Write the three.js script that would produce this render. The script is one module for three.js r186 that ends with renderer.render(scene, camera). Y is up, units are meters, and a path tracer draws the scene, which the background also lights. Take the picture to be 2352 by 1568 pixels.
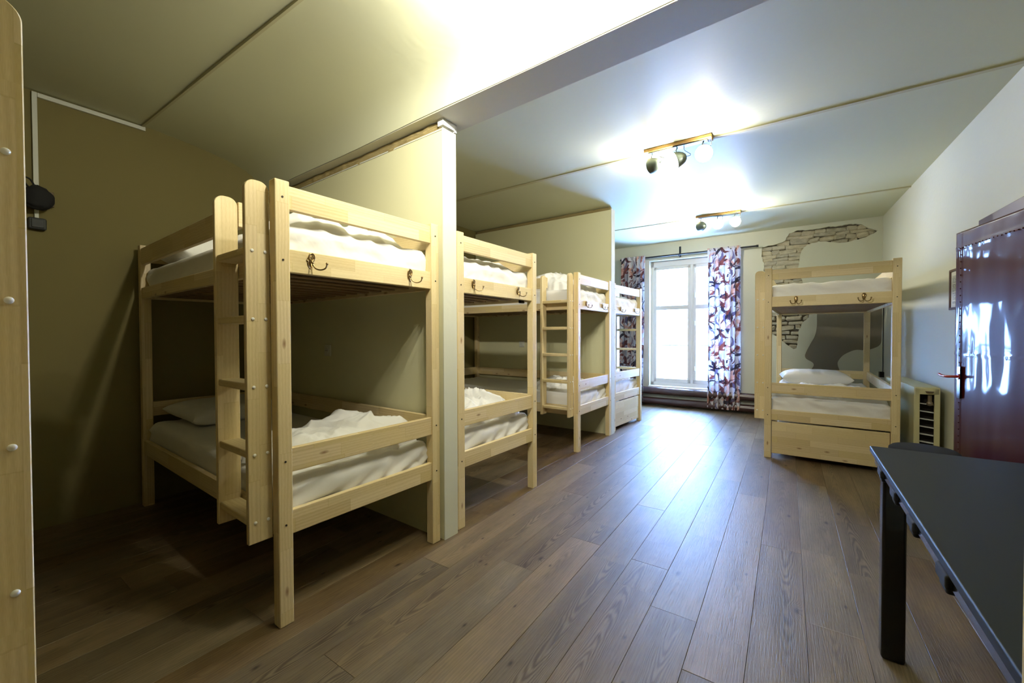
import * as THREE from 'three';
import { RoundedBoxGeometry } from 'three/addons/geometries/RoundedBoxGeometry.js';
import { ImprovedNoise } from 'three/addons/math/ImprovedNoise.js';
import { mergeGeometries, mergeVertices } from 'three/addons/utils/BufferGeometryUtils.js';

// ------------------------------------------------------------------ camera, sky, lights, exposure
const EXPOSURE = 0.88;
const LAMP = new THREE.Color(1.0, 0.96, 0.83);   // warm white spot bulbs
const LAMP_POWER = [5.2, 2.5, 2.9];                    // candela per bulb: near, middle and far ceiling fitting
const BULB_GLOW = 5;
const SKY = new THREE.Color(0.34, 0.63, 1.36), SKY_POWER = 100;

const scene = new THREE.Scene();
scene.background = SKY;                          // even overcast daylight
scene.backgroundIntensity = SKY_POWER;
const camera = new THREE.PerspectiveCamera(79.75, 2352 / 1568, 0.02, 100);
camera.position.set(0, 1.17, 0);
camera.rotation.order = 'YXZ';
camera.rotation.set(-0.91 * Math.PI / 180, 34 * Math.PI / 180, -0.186 * Math.PI / 180);
scene.add(camera);
const renderer = new THREE.WebGLRenderer({ antialias: true });
renderer.toneMapping = THREE.LinearToneMapping;
renderer.toneMappingExposure = EXPOSURE;
renderer.shadowMap.enabled = true;

// ------------------------------------------------------------------ helpers
let seed = 7;
const rnd = () => { seed = (seed * 1664525 + 1013904223) >>> 0; return seed / 4294967296; };
const rr = (a, b) => a + (b - a) * rnd();
const N3 = new ImprovedNoise();
const noise = (x, y = 0, z = 0) => N3.noise(x + 31.7, y + 17.3, z + 5.9);
const fbm = (x, y, z = 0, o = 4) => { let s = 0, a = 0.5; for (let i = 0; i < o; i++) { s += a * noise(x, y, z); x *= 2.03; y *= 2.03; z *= 2.03; a *= 0.5; } return s; };
const lerp = THREE.MathUtils.lerp, clamp = THREE.MathUtils.clamp, sst = THREE.MathUtils.smoothstep;
const used = new Map();
function numbered(n) { const k = used.get(n) ?? 0; used.set(n, k + 1); return k ? n + '_' + String(k).padStart(3, '0') : n; }
function mesh(name, geo, mat, parent) { const m = new THREE.Mesh(geo, mat); m.name = name; m.castShadow = m.receiveShadow = true; (parent ?? scene).add(m); return m; }
function tag(o, label, category, group) { Object.assign(o.userData, { label, category }); if (group) o.userData.group = group; return o; }
function thing(name, label, category, pos = [0, 0, 0], turn = 0, group) {
  const o = new THREE.Group(); o.name = numbered(name); o.position.set(...pos); o.rotation.y = turn; scene.add(o);
  return tag(o, label, category, group);
}
function single(name, geo, mat, label, category, group) { const m = mesh(numbered(name), geo, mat); return tag(m, label, category, group); }
function struct(name) { const o = new THREE.Group(); o.name = name; o.userData.kind = 'structure'; scene.add(o); return o; }
function structMesh(name, geo, mat) { const m = mesh(name, geo, mat); m.userData.kind = 'structure'; return m; }
const cache = new Map();
function bx(w, h, d, r = 0.003) {                // rounded box round its centre, uv in metres with the grain along the longest side
  const key = [w, h, d, r].map((x) => x.toFixed(4)).join();
  if (!cache.has(key)) {
    const g = new RoundedBoxGeometry(w, h, d, 1, Math.min(r, w / 2.1, h / 2.1, d / 2.1));
    cache.set(key, grainUV(g, w, h, d));
  }
  return cache.get(key);
}
function grainUV(g, w, h, d) {
  const p = g.attributes.position, n = g.attributes.normal, uv = new Float32Array(p.count * 2), L = Math.max(w, h, d), ax = L === h ? 1 : L === w ? 0 : 2;
  for (let i = 0; i < p.count; i++) {
    const P = [p.getX(i), p.getY(i), p.getZ(i)], Nn = [n.getX(i), n.getY(i), n.getZ(i)].map(Math.abs);
    const o = [0, 1, 2].filter((k) => k !== ax), c = Nn[o[0]] > Nn[o[1]] ? o[1] : o[0];
    uv[2 * i] = P[ax]; uv[2 * i + 1] = P[c] + (c === o[0] ? 0 : 0.37);
  }
  g.setAttribute('uv', new THREE.BufferAttribute(uv, 2)); return g;
}
function wallUV(g) {                             // uv in metres across the face each vertex lies on
  const p = g.attributes.position, n = g.attributes.normal, uv = new Float32Array(p.count * 2);
  for (let i = 0; i < p.count; i++) {
    const a = [n.getX(i), n.getY(i), n.getZ(i)].map(Math.abs), x = p.getX(i), y = p.getY(i), z = p.getZ(i);
    if (a[1] > a[0] && a[1] > a[2]) { uv[2 * i] = x; uv[2 * i + 1] = z; } else if (a[0] > a[2]) { uv[2 * i] = z; uv[2 * i + 1] = y; } else { uv[2 * i] = x; uv[2 * i + 1] = y; }
  }
  g.setAttribute('uv', new THREE.BufferAttribute(uv, 2)); return g;
}
const box = (x0, x1, y0, y1, z0, z1) => wallUV(new THREE.BoxGeometry(x1 - x0, y1 - y0, z1 - z0).translate((x0 + x1) / 2, (y0 + y1) / 2, (z0 + z1) / 2));
const tube = (pts, r, seg = 24, rad = 8, closed = false) => new THREE.TubeGeometry(new THREE.CatmullRomCurve3(pts.map((p) => new THREE.Vector3(...p)), closed), seg, r, rad, closed);
const clean = (g) => { const o = g.index ? g.toNonIndexed() : g.clone(); for (const k of Object.keys(o.attributes)) if (!['position', 'normal', 'uv'].includes(k)) o.deleteAttribute(k); return o; };
const join = (list) => mergeGeometries(list.map(clean));
function smooth(g) { g.deleteAttribute('normal'); g.deleteAttribute('uv'); const m = mergeVertices(g, 1e-5); m.computeVertexNormals(); return m; }

// ------------------------------------------------------------------ textures
function tex(w, h, f, srgb = true) {
  const d = new Uint8Array(w * h * 4);
  for (let y = 0; y < h; y++) for (let x = 0; x < w; x++) {
    const c = f(x / w, y / h, x, y), i = (y * w + x) * 4;
    if (typeof c === 'number') d[i] = d[i + 1] = d[i + 2] = clamp(c, 0, 1) * 255; else for (let k = 0; k < 3; k++) d[i + k] = clamp(c[k], 0, 1) * 255;
    d[i + 3] = 255;
  }
  const t = new THREE.DataTexture(d, w, h); t.wrapS = t.wrapT = THREE.RepeatWrapping; t.magFilter = THREE.LinearFilter; t.minFilter = THREE.LinearFilter;
  if (srgb) t.colorSpace = THREE.SRGBColorSpace; t.needsUpdate = true; return t;
}
// seamless noise: blends the noise with its shifted copies
const tiled = (f, u, v, P, Q) => { const a = f(u * P, v * Q), b = f((u - 1) * P, v * Q), c = f(u * P, (v - 1) * Q), d = f((u - 1) * P, (v - 1) * Q); return lerp(lerp(a, b, u), lerp(c, d, u), v); };
const plasterBump = tex(512, 512, (u, v) => 0.5 + 0.5 * tiled((x, y) => fbm(x, y, 1, 5), u, v, 9, 9) + 0.16 * tiled((x, y) => noise(x, y, 8), u, v, 60, 60), false);
plasterBump.repeat.set(0.6, 0.6);
const sheetBump = tex(512, 512, (u, v) => 0.5 + 0.5 * tiled((x, y) => 1 - 2 * Math.abs(fbm(x, y, 3, 3)) - 0.5, u, v, 5, 8), false);
// pale laminated pine: finger-jointed staves
const STAVES = []; for (let k = 0; k < 8; k++) { let x = rnd() * 0.3; const row = []; while (x < 1) { row.push([x, rnd(), rnd()]); x += 0.14 + rnd() * 0.3; } STAVES.push(row); }
const pine = tex(1024, 512, (u, v) => {
  const k = Math.floor(v * 8), row = STAVES[k]; let s = row[row.length - 1], edge = 1;
  for (const r of row) { if (u >= r[0]) s = r; edge = Math.min(edge, Math.abs(u - r[0])); }
  const q = v * 8 - k, g = 0.5 + 0.5 * Math.sin((q * 5 + s[1] * 9 + 1.4 * fbm(u * 2.5 + s[1] * 40, q * 1.2, k, 3)) * 5);
  const t = (s[1] - 0.5) * 0.075 - 0.035 * g * (0.4 + s[2]) + 0.03 * noise(u * 60, v * 500, 2) - (edge < 0.0016 ? 0.03 : 0) - (q < 0.02 ? 0.02 : 0);
  const kn = Math.max(0, 1 - Math.hypot((u - s[0] - 0.08) * 40, (q - 0.5) * 6)) * (s[2] > 0.86 ? 0.3 : 0);
  return [0.87 + t - kn, 0.79 + t * 1.15 - kn * 1.2, 0.615 + t * 1.5 - kn * 1.1 + (s[2] - 0.5) * 0.04];
});
pine.repeat.set(1, 2.2);
// oak planks: cathedral grain, brushed and limed, with knots; one whole plank per texture
function oak(n) {
  const tone = [0.02, -0.03, 0.0, 0.05, -0.05, 0.03, -0.01][n], red = [0, 0.012, -0.008, 0.006, 0.015, -0.01, 0.0][n], off = n * 13.7, cat = [0.9, 0.35, 1, 0.5, 0.8, 0.3, 1][n];
  const knots = []; for (let i = 0; i < 2; i++) knots.push([rr(0.15, 0.85), rr(0.05, 0.95), rr(0.25, 0.6)]);
  const cx = rr(0.35, 0.7);
  return tex(256, 2048, (u, v) => {
    let U = u + 0.06 * noise(v * 5 + off, 1) , V = v * 10;
    let bend = 0, dark = 0;
    for (const k of knots) { const d = Math.hypot((u - k[0]) * 1.0, (v - k[1]) * 5.2) / (0.1 * k[2]); bend += Math.exp(-d * d * 0.25) * 1.1; dark += Math.exp(-d * d * 1.6); }
    const x = (U - cx) * 2.6, arch = x * x * 2.4 + V * 0.42 + 0.55 * fbm(u * 3 + off, v * 7, n, 3) + bend;
    const mid = Math.exp(-x * x * 1.4) * cat * sst(noise(v * 2.2 + off, 9) + 0.25, -0.15, 0.35);
    const rings = Math.pow(0.5 + 0.5 * Math.sin(arch * 26), 1.6), straight = 0.5 + 0.5 * Math.sin((U * 16 + 1.3 * fbm(u * 7 + off, v * 3, 4, 3)) * 6.2);
    const pores = Math.max(0, noise(u * 90 + off, v * 26, 6)) + 0.6 * Math.max(0, noise(u * 170 + off, v * 60, 2));
    const cloud = fbm(u * 2.2 + off, v * 4.5, 7, 4);
    const t = tone - 0.155 * rings * mid - 0.045 * straight * (1 - mid) - 0.085 * pores + 0.13 * cloud - dark * 0.26;
    return [0.45 + t + red, 0.385 + t * 0.95, 0.285 + t * 0.82 - red];
  });
}
const OAK = [0, 1, 2, 3, 4, 5, 6].map(oak);
const oakBump = tex(256, 1024, (u, v) => 0.5 + 0.35 * fbm(u * 30, v * 14, 3, 3) + 0.25 * noise(u * 90, v * 26, 6), false);
// curtain print: loose brush flowers and strokes on a pale ground
const PRINT = []; for (let i = 0; i < 210; i++) PRINT.push({ x: rnd(), y: rnd(), a: rr(-0.8, 0.8) + (rnd() < 0.6 ? 1.57 : 0.4), l: rr(0.025, 0.10), w: rr(0.006, 0.024), c: Math.floor(rnd() * 6), b: rr(-3, 3), s: rnd() * 50 });
const INK = [[0.13, 0.10, 0.16], [0.40, 0.17, 0.14], [0.78, 0.56, 0.47], [0.36, 0.32, 0.42], [0.58, 0.55, 0.58], [0.30, 0.12, 0.12]];
const print = tex(512, 1024, (u, v) => {
  let c = [0.80, 0.78, 0.79].map((k) => k + 0.05 * noise(u * 8, v * 16, 1));
  for (const p of PRINT) {
    let dx = u - p.x, dy = v - p.y; dx -= Math.round(dx); dy -= Math.round(dy); dx *= 0.55;
    if (Math.abs(dx) > 0.16 || Math.abs(dy) > 0.16) continue;
    const ca = Math.cos(p.a), sa = Math.sin(p.a), t = dx * ca + dy * sa, s = -dx * sa + dy * ca + p.b * t * t * 3;
    const e = Math.hypot(t / p.l, s / (p.w * (1 + 0.5 * noise(t * 30, p.s)))) + 0.35 * noise(u * 60 + p.s, v * 60);
    const k = (1 - sst(e, 0.8, 1.02)) * (p.c === 4 || p.c === 2 ? 0.75 : 0.95);
    if (k > 0) c = c.map((x, i) => lerp(x, INK[p.c][i], k));
  }
  return c;
});
const paper = tex(128, 256, (u, v) => {
  const line = Math.floor(v * 30), on = line > 2 && line < 27 && line % 7 !== 5 && (v * 30 - line) > 0.45 && u > 0.12 && u < 0.6 + 0.3 * Math.abs(noise(line * 3.7, 2)) && noise(u * 60, line * 5) > -0.25;
  return on ? [0.5, 0.53, 0.52] : [0.86, 0.87, 0.85];
});
const stoneMap = [0, 1, 2].map((k) => tex(256, 256, (u, v) => { const t = tiled((x, y) => fbm(x, y, k * 9 + 2, 5), u, v, 5, 9), s = 0.16 * t + 0.05 * noise(u * 70, v * 70, k); return [0.69 + 1.5 * s + k * 0.035, 0.665 + 1.5 * s + k * 0.03, 0.59 + 1.5 * s + k * 0.02]; }));

// ------------------------------------------------------------------ materials
const std = (o) => new THREE.MeshStandardMaterial(o);
const phys = (o) => new THREE.MeshPhysicalMaterial(o);
const rgb = (r, g, b) => new THREE.Color().setRGB(r, g, b);
const plaster = (r, g, b, rough = 0.75, bump = 0.004) => std({ color: rgb(r, g, b), roughness: rough, bumpMap: plasterBump, bumpScale: bump });
const M = {
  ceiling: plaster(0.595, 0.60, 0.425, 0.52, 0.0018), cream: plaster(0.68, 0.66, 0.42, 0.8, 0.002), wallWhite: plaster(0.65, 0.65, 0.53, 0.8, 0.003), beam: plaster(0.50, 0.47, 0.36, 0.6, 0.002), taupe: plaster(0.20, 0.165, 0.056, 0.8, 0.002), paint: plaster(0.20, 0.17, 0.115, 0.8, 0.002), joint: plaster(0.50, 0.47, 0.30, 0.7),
  pine: [0, 1, 2].map((k) => { const t = pine.clone(); t.offset.set(k * 0.37, k * 0.29); return std({ map: t, roughness: 0.48 }); }),
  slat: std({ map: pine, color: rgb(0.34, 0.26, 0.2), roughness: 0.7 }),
  sheet: phys({ color: rgb(0.82, 0.81, 0.79), roughness: 0.9, bumpMap: sheetBump, bumpScale: 0.006, sheen: 0.2, sheenRoughness: 0.6 }),
  linen: phys({ color: rgb(0.85, 0.84, 0.81), roughness: 0.92, bumpMap: sheetBump, bumpScale: 0.004, sheen: 0.2, sheenRoughness: 0.6 }),
  cap: std({ color: rgb(0.85, 0.85, 0.82), roughness: 0.35 }), bolt: std({ color: rgb(0.03, 0.022, 0.015), roughness: 0.5, metalness: 0.4 }),
  brass: std({ color: rgb(0.32, 0.22, 0.10), roughness: 0.28, metalness: 1 }),
  oak: OAK.map((t) => std({ map: t, roughness: 0.48, bumpMap: oakBump, bumpScale: 0.0012 })), gap: std({ color: rgb(0.03, 0.02, 0.012), roughness: 0.9 }),
  frame: std({ color: rgb(0.82, 0.83, 0.82), roughness: 0.4 }), glass: phys({ color: 0xffffff, transmission: 1, thickness: 0, roughness: 0.02, ior: 1.5 }),
  curtain: phys({ map: print, roughness: 0.95, side: THREE.DoubleSide, transmission: 0.16, thickness: 0 }), rod: std({ color: rgb(0.02, 0.02, 0.022), roughness: 0.4, metalness: 0.6 }),
  pipe: std({ color: rgb(0.045, 0.018, 0.016), roughness: 0.22 }),
  maroon: phys({ color: rgb(0.045, 0.006, 0.005), roughness: 0.45, specularIntensity: 0.2, clearcoat: 0.3, clearcoatRoughness: 0.06 }), casing: std({ color: rgb(0.085, 0.035, 0.022), roughness: 0.35 }), handle: std({ color: rgb(0.30, 0.02, 0.012), roughness: 0.25 }),
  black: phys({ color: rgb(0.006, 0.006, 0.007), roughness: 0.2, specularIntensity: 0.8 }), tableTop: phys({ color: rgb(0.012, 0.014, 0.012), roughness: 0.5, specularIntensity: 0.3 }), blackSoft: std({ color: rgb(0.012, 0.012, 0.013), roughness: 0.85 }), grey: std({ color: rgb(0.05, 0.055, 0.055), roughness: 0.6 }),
  plastic: std({ color: rgb(0.66, 0.67, 0.58), roughness: 0.45 }), heater: std({ color: rgb(0.62, 0.58, 0.33), roughness: 0.4 }), iron: std({ color: rgb(0.25, 0.2, 0.14), roughness: 0.4, metalness: 0.7 }),
  lampMetal: std({ color: rgb(0.13, 0.155, 0.135), roughness: 0.4, metalness: 0.4 }), lampWood: std({ map: pine, color: rgb(0.55, 0.38, 0.18), roughness: 0.5 }),
  bulb: std({ color: 0xffffff, emissive: LAMP.clone().lerp(new THREE.Color(1, 1, 1), 0.4), emissiveIntensity: BULB_GLOW, roughness: 0.3 }),
  stone: stoneMap.map((t) => std({ map: t, roughness: 0.95, bumpMap: t, bumpScale: 0.012 })), mortar: plaster(0.11, 0.098, 0.07, 0.95, 0.02), foam: std({ map: stoneMap[1], color: rgb(1.0, 0.85, 0.48), roughness: 0.9, bumpMap: stoneMap[0], bumpScale: 0.02 }),
  paper: std({ map: paper, roughness: 0.7 }), board: std({ color: rgb(0.16, 0.11, 0.05), roughness: 0.6 }), dark: std({ color: rgb(0.02, 0.016, 0.012), roughness: 0.9 }),
};
for (const m of M.pine) m.bumpMap = null;

// ------------------------------------------------------------------ room shell
const XL = -3.76, ZW = -6.98, ZB = 1.6, H_FAR = 2.67, H_NEAR = 2.647, H_BEAM = 2.39;
const wallX = (z) => 1.0 + 0.0259 * (z - ZW);
{ // floor: every plank a mesh, rows along the room
  const floor = struct('floor');
  mesh('subfloor', box(XL - 0.3, 1.6, -0.12, -0.014, ZW - 0.4, ZB + 0.3), M.gap, floor);
  const W = 0.184, known = { '-4': -2.1, '-3': -1.78, '-2': -1.5, '-1': -2.65, 0: -2.03, '-8': -0.84, '-6': -2.14, '-7': -1.72, '-5': -0.9, 1: -1.35 };
  const unit = new Map();
  const plank = (L, va) => {
    const key = L.toFixed(3) + va.toFixed(2);
    if (unit.has(key)) return unit.get(key);
    const w = W - 0.0012, c = 0.0007, t = 0.014, x0 = -w / 2, x1 = w / 2, z0 = -L / 2 + 0.0006, z1 = L / 2 - 0.0006;
    const P = [[x0, -t, z0], [x1, -t, z0], [x1, -t, z1], [x0, -t, z1], [x0, -c, z0], [x1, -c, z0], [x1, -c, z1], [x0, -c, z1], [x0 + c, 0, z0 + c], [x1 - c, 0, z0 + c], [x1 - c, 0, z1 - c], [x0 + c, 0, z1 - c]];
    const F = [[8, 11, 10, 9], [4, 8, 9, 5], [5, 9, 10, 6], [6, 10, 11, 7], [7, 11, 8, 4], [0, 4, 5, 1], [1, 5, 6, 2], [2, 6, 7, 3], [3, 7, 4, 0]];
    const pos = [], uv = [];
    for (const f of F) for (const i of [f[0], f[1], f[2], f[0], f[2], f[3]]) { pos.push(...P[i]); uv.push((P[i][0] - x0) / w * 0.98 + 0.01, va + (P[i][2] - z0) / 2.1); }
    const g = new THREE.BufferGeometry(); g.setAttribute('position', new THREE.Float32BufferAttribute(pos, 3)); g.setAttribute('uv', new THREE.Float32BufferAttribute(uv, 2)); g.computeVertexNormals();
    unit.set(key, g); return g;
  };
  let last = -1;
  for (let k = -21; k <= 6; k++) {
    const xc = 0.068 + W * (k + 0.5), L0 = 1.9; let z = (known[k] ?? rr(-3, -1));
    while (z > ZW - 0.1) z -= L0;
    for (; z < ZB; z += L0) {
      const a = Math.max(z, ZW - 0.04), b = Math.min(z + L0, ZB + 0.05); if (b - a < 0.03) continue;
      let m; do m = Math.floor(rnd() * 7); while (m === last); last = m;
      const p = mesh('plank', plank(b - a, Math.floor(rnd() * 4) * 0.21), M.oak[m], floor); p.position.set(xc, rr(-0.0004, 0.0004), (a + b) / 2); if (rnd() < 0.5) p.rotation.y = Math.PI;
    }
  }
  floor.rotation.y = 0;
}
{ // left wall, back wall
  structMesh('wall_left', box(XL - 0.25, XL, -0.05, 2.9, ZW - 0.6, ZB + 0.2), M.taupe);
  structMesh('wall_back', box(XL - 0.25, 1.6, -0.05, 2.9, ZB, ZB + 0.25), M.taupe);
}
// far ceiling, near ceiling with its cove, beam
structMesh('ceiling', box(XL - 0.2, 1.6, H_FAR, H_FAR + 0.2, ZW - 0.5, -1.66), M.ceiling);
{
  const shift = (x, z) => z + 0.039 * (x + 1.44) * (1 - sst(z, -1.5, -0.9));
  const prof = [[1.75, H_NEAR], [-0.9, H_NEAR], [-1.0, 2.645], [-1.15, 2.628], [-1.3, 2.603], [-1.42, 2.578], [-1.51, 2.55], [-1.57, 2.515], [-1.605, 2.475], [-1.623, 2.43], [-1.633, H_BEAM + 0.004]];
  const nx = 28, pos = [], idx = [], uv = []; let len = 0;
  prof.forEach(([z, y], j) => { if (j) len += Math.hypot(z - prof[j - 1][0], y - prof[j - 1][1]); for (let i = 0; i <= nx; i++) { const x = lerp(XL - 0.1, 1.5, i / nx); pos.push(x, y + 0.008 * noise(x * 1.3, z * 2), shift(x, z)); uv.push(x, len); } });
  for (let j = 0; j < prof.length - 1; j++) for (let i = 0; i < nx; i++) { const a = j * (nx + 1) + i, b = a + 1, c = a + nx + 1, d = c + 1; idx.push(a, b, c, b, d, c); }
  const g = new THREE.BufferGeometry(); g.setAttribute('position', new THREE.Float32BufferAttribute(pos, 3)); g.setAttribute('uv', new THREE.Float32BufferAttribute(uv, 2)); g.setIndex(idx); g.computeVertexNormals();
  const slab = box(XL - 0.2, 1.6, H_NEAR + 0.02, 2.9, -1.66, ZB + 0.2);
  structMesh('ceiling_near', join([g, slab]), M.ceiling);
  // beam: a prism whose two lower edges are not quite parallel
  const x0 = XL - 0.1, x1 = 1.5, zl = (x) => -1.633 + 0.039 * (x + 1.44) - 0.004, zr = (x) => -1.87 + 0.056 * (x + 1.62);
  const q = [[x0, zl], [x1, zl], [x1, zr], [x0, zr]].map(([x, f]) => [x, f(x)]), P = [], y = [H_BEAM, 2.9];
  const quad = (a, b, c, d) => P.push(...a, ...b, ...c, ...a, ...c, ...d);
  const v = (k, h) => [q[k][0], y[h], q[k][1]];
  quad(v(0, 0), v(3, 0), v(2, 0), v(1, 0)); quad(v(0, 1), v(1, 1), v(2, 1), v(3, 1));
  for (let k = 0; k < 4; k++) { const n = (k + 1) % 4; quad(v(k, 0), v(n, 0), v(n, 1), v(k, 1)); }
  const b = new THREE.BufferGeometry(); b.setAttribute('position', new THREE.Float32BufferAttribute(P, 3)); b.computeVertexNormals();
  structMesh('ceiling_beam', wallUV(b), M.beam);
  // raised joint strips across the ceilings
  const strip = (n, z, h, x0 = XL, x1 = wallX(z), w = 0.03) => structMesh(n, box(x0, x1, h - 0.009, h + 0.01, z - w / 2, z + w / 2), M.joint);
  strip('trim_1', -3.46, H_FAR, XL, wallX(-3.46), 0.035); strip('trim_2', -5.74, H_FAR, XL, wallX(-5.74), 0.03);
  const t3 = strip('trim_3', -1.02, H_NEAR - 0.002, XL, 1.1, 0.013); t3.rotation.y = 0.02;
  t3.position.set(0, -0.004, 0.0);
}
{ // right wall with the recess of the doorway
  const w = struct('wall_right'), th = Math.atan(0.0259);
  const seg = (n, z0, z1, y0, y1, m = M.wallWhite, d0 = 0, d1 = 0.3) => { const g = box(d0, d1, y0, y1, z0, z1); mesh(n, g, m, w); };
  // built round the line x = 0, then turned to the wall's own direction
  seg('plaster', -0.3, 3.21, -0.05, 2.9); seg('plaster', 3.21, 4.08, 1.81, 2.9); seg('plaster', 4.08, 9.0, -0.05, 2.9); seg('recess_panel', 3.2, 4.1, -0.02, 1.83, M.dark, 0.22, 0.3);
  w.position.set(1.0, 0, ZW); w.rotation.y = th;
}
// partitions
function partition(name, x1, z1, slope, h, gapTop, inset) {
  const w = struct(name), L = x1 - XL - 0.01, g = box(-L, 0, 0, h, -0.1, 0);
  mesh('panel', g, M.cream, w);
  mesh('end_board', box(0, 0.008, 0, h + 0.012, -0.103, 0.003), M.wallWhite, w);
  // rough packing in the gap above
  const s = new THREE.BoxGeometry(L - 0.02, gapTop - h - 0.004, 0.05, 160, 3, 2).translate(-L / 2 - 0.01, (h + gapTop) / 2, -0.025 - inset), p = s.attributes.position;
  for (let i = 0; i < p.count; i++) p.setZ(i, p.getZ(i) + 0.022 * fbm(p.getX(i) * 9, p.getY(i) * 20, 3, 3));
  s.computeVertexNormals(); mesh('gap_packing', s, M.foam, w);
  w.position.set(x1, 0, z1); w.rotation.y = -Math.atan(slope); return w;
}
const P1 = partition('wall_partition_near', -1.622, -1.706, 0.036, 2.326, 2.386, 0.008);
mesh('ledge', box(-1.9, -0.005, 2.332, 2.34, -0.05, -0.004), M.plastic, P1);
mesh('end_cap', box(-0.03, 0.012, 2.345, 2.388, -0.106, -0.092), M.frame, P1);
mesh('end_cap', box(-0.03, 0.012, 2.352, 2.39, -0.106, 0.004), M.frame, P1);
partition('wall_partition_far', -1.71, -4.6, 0.012, 2.622, 2.668, 0.03);

// ------------------------------------------------------------------ window wall: plaster with holes, stones, window
const inside = (poly, x, y) => { let c = false; for (let i = 0, j = poly.length - 1; i < poly.length; j = i++) { const [a, b] = poly[i], [p, q] = poly[j]; if ((b > y) !== (q > y) && x < (p - a) * (y - b) / (q - b) + a) c = !c; } return c; };
const STONE = [[-0.317, 2.433], [-0.24, 2.445], [-0.149, 2.451], [-0.08, 2.47], [-0.033, 2.493], [-0.023, 2.535], [0.018, 2.592], [0.06, 2.6], [0.11, 2.622], [0.22, 2.606], [0.358, 2.604], [0.45, 2.62], [0.548, 2.611], [0.64, 2.622], [0.731, 2.613], [0.802, 2.584], [0.88, 2.53], [0.946, 2.494], [0.908, 2.454], [0.86, 2.44], [0.803, 2.412], [0.687, 2.392], [0.578, 2.383], [0.455, 2.41], [0.34, 2.431], [0.27, 2.42], [0.222, 2.404], [0.163, 2.35], [0.142, 2.28], [0.133, 2.218], [0.119, 2.096], [0.14, 1.98], [0.2, 1.82], [0.25, 1.62], [0.249, 1.447], [0.239, 1.404], [0.159, 1.314], [0.13, 1.215], [0.12, 1.128], [0.111, 0.978], [0.068, 0.955], [0.02, 1.0], [-0.014, 1.028], [-0.108, 1.127], [-0.203, 1.184], [-0.25, 1.35], [-0.27, 1.65], [-0.277, 1.974], [-0.3, 2.1], [-0.29, 2.19], [-0.318, 2.3]];
const WIN = { x0: -1.93, x1: -0.64, y0: 0.315, y1: 2.4 };
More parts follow.
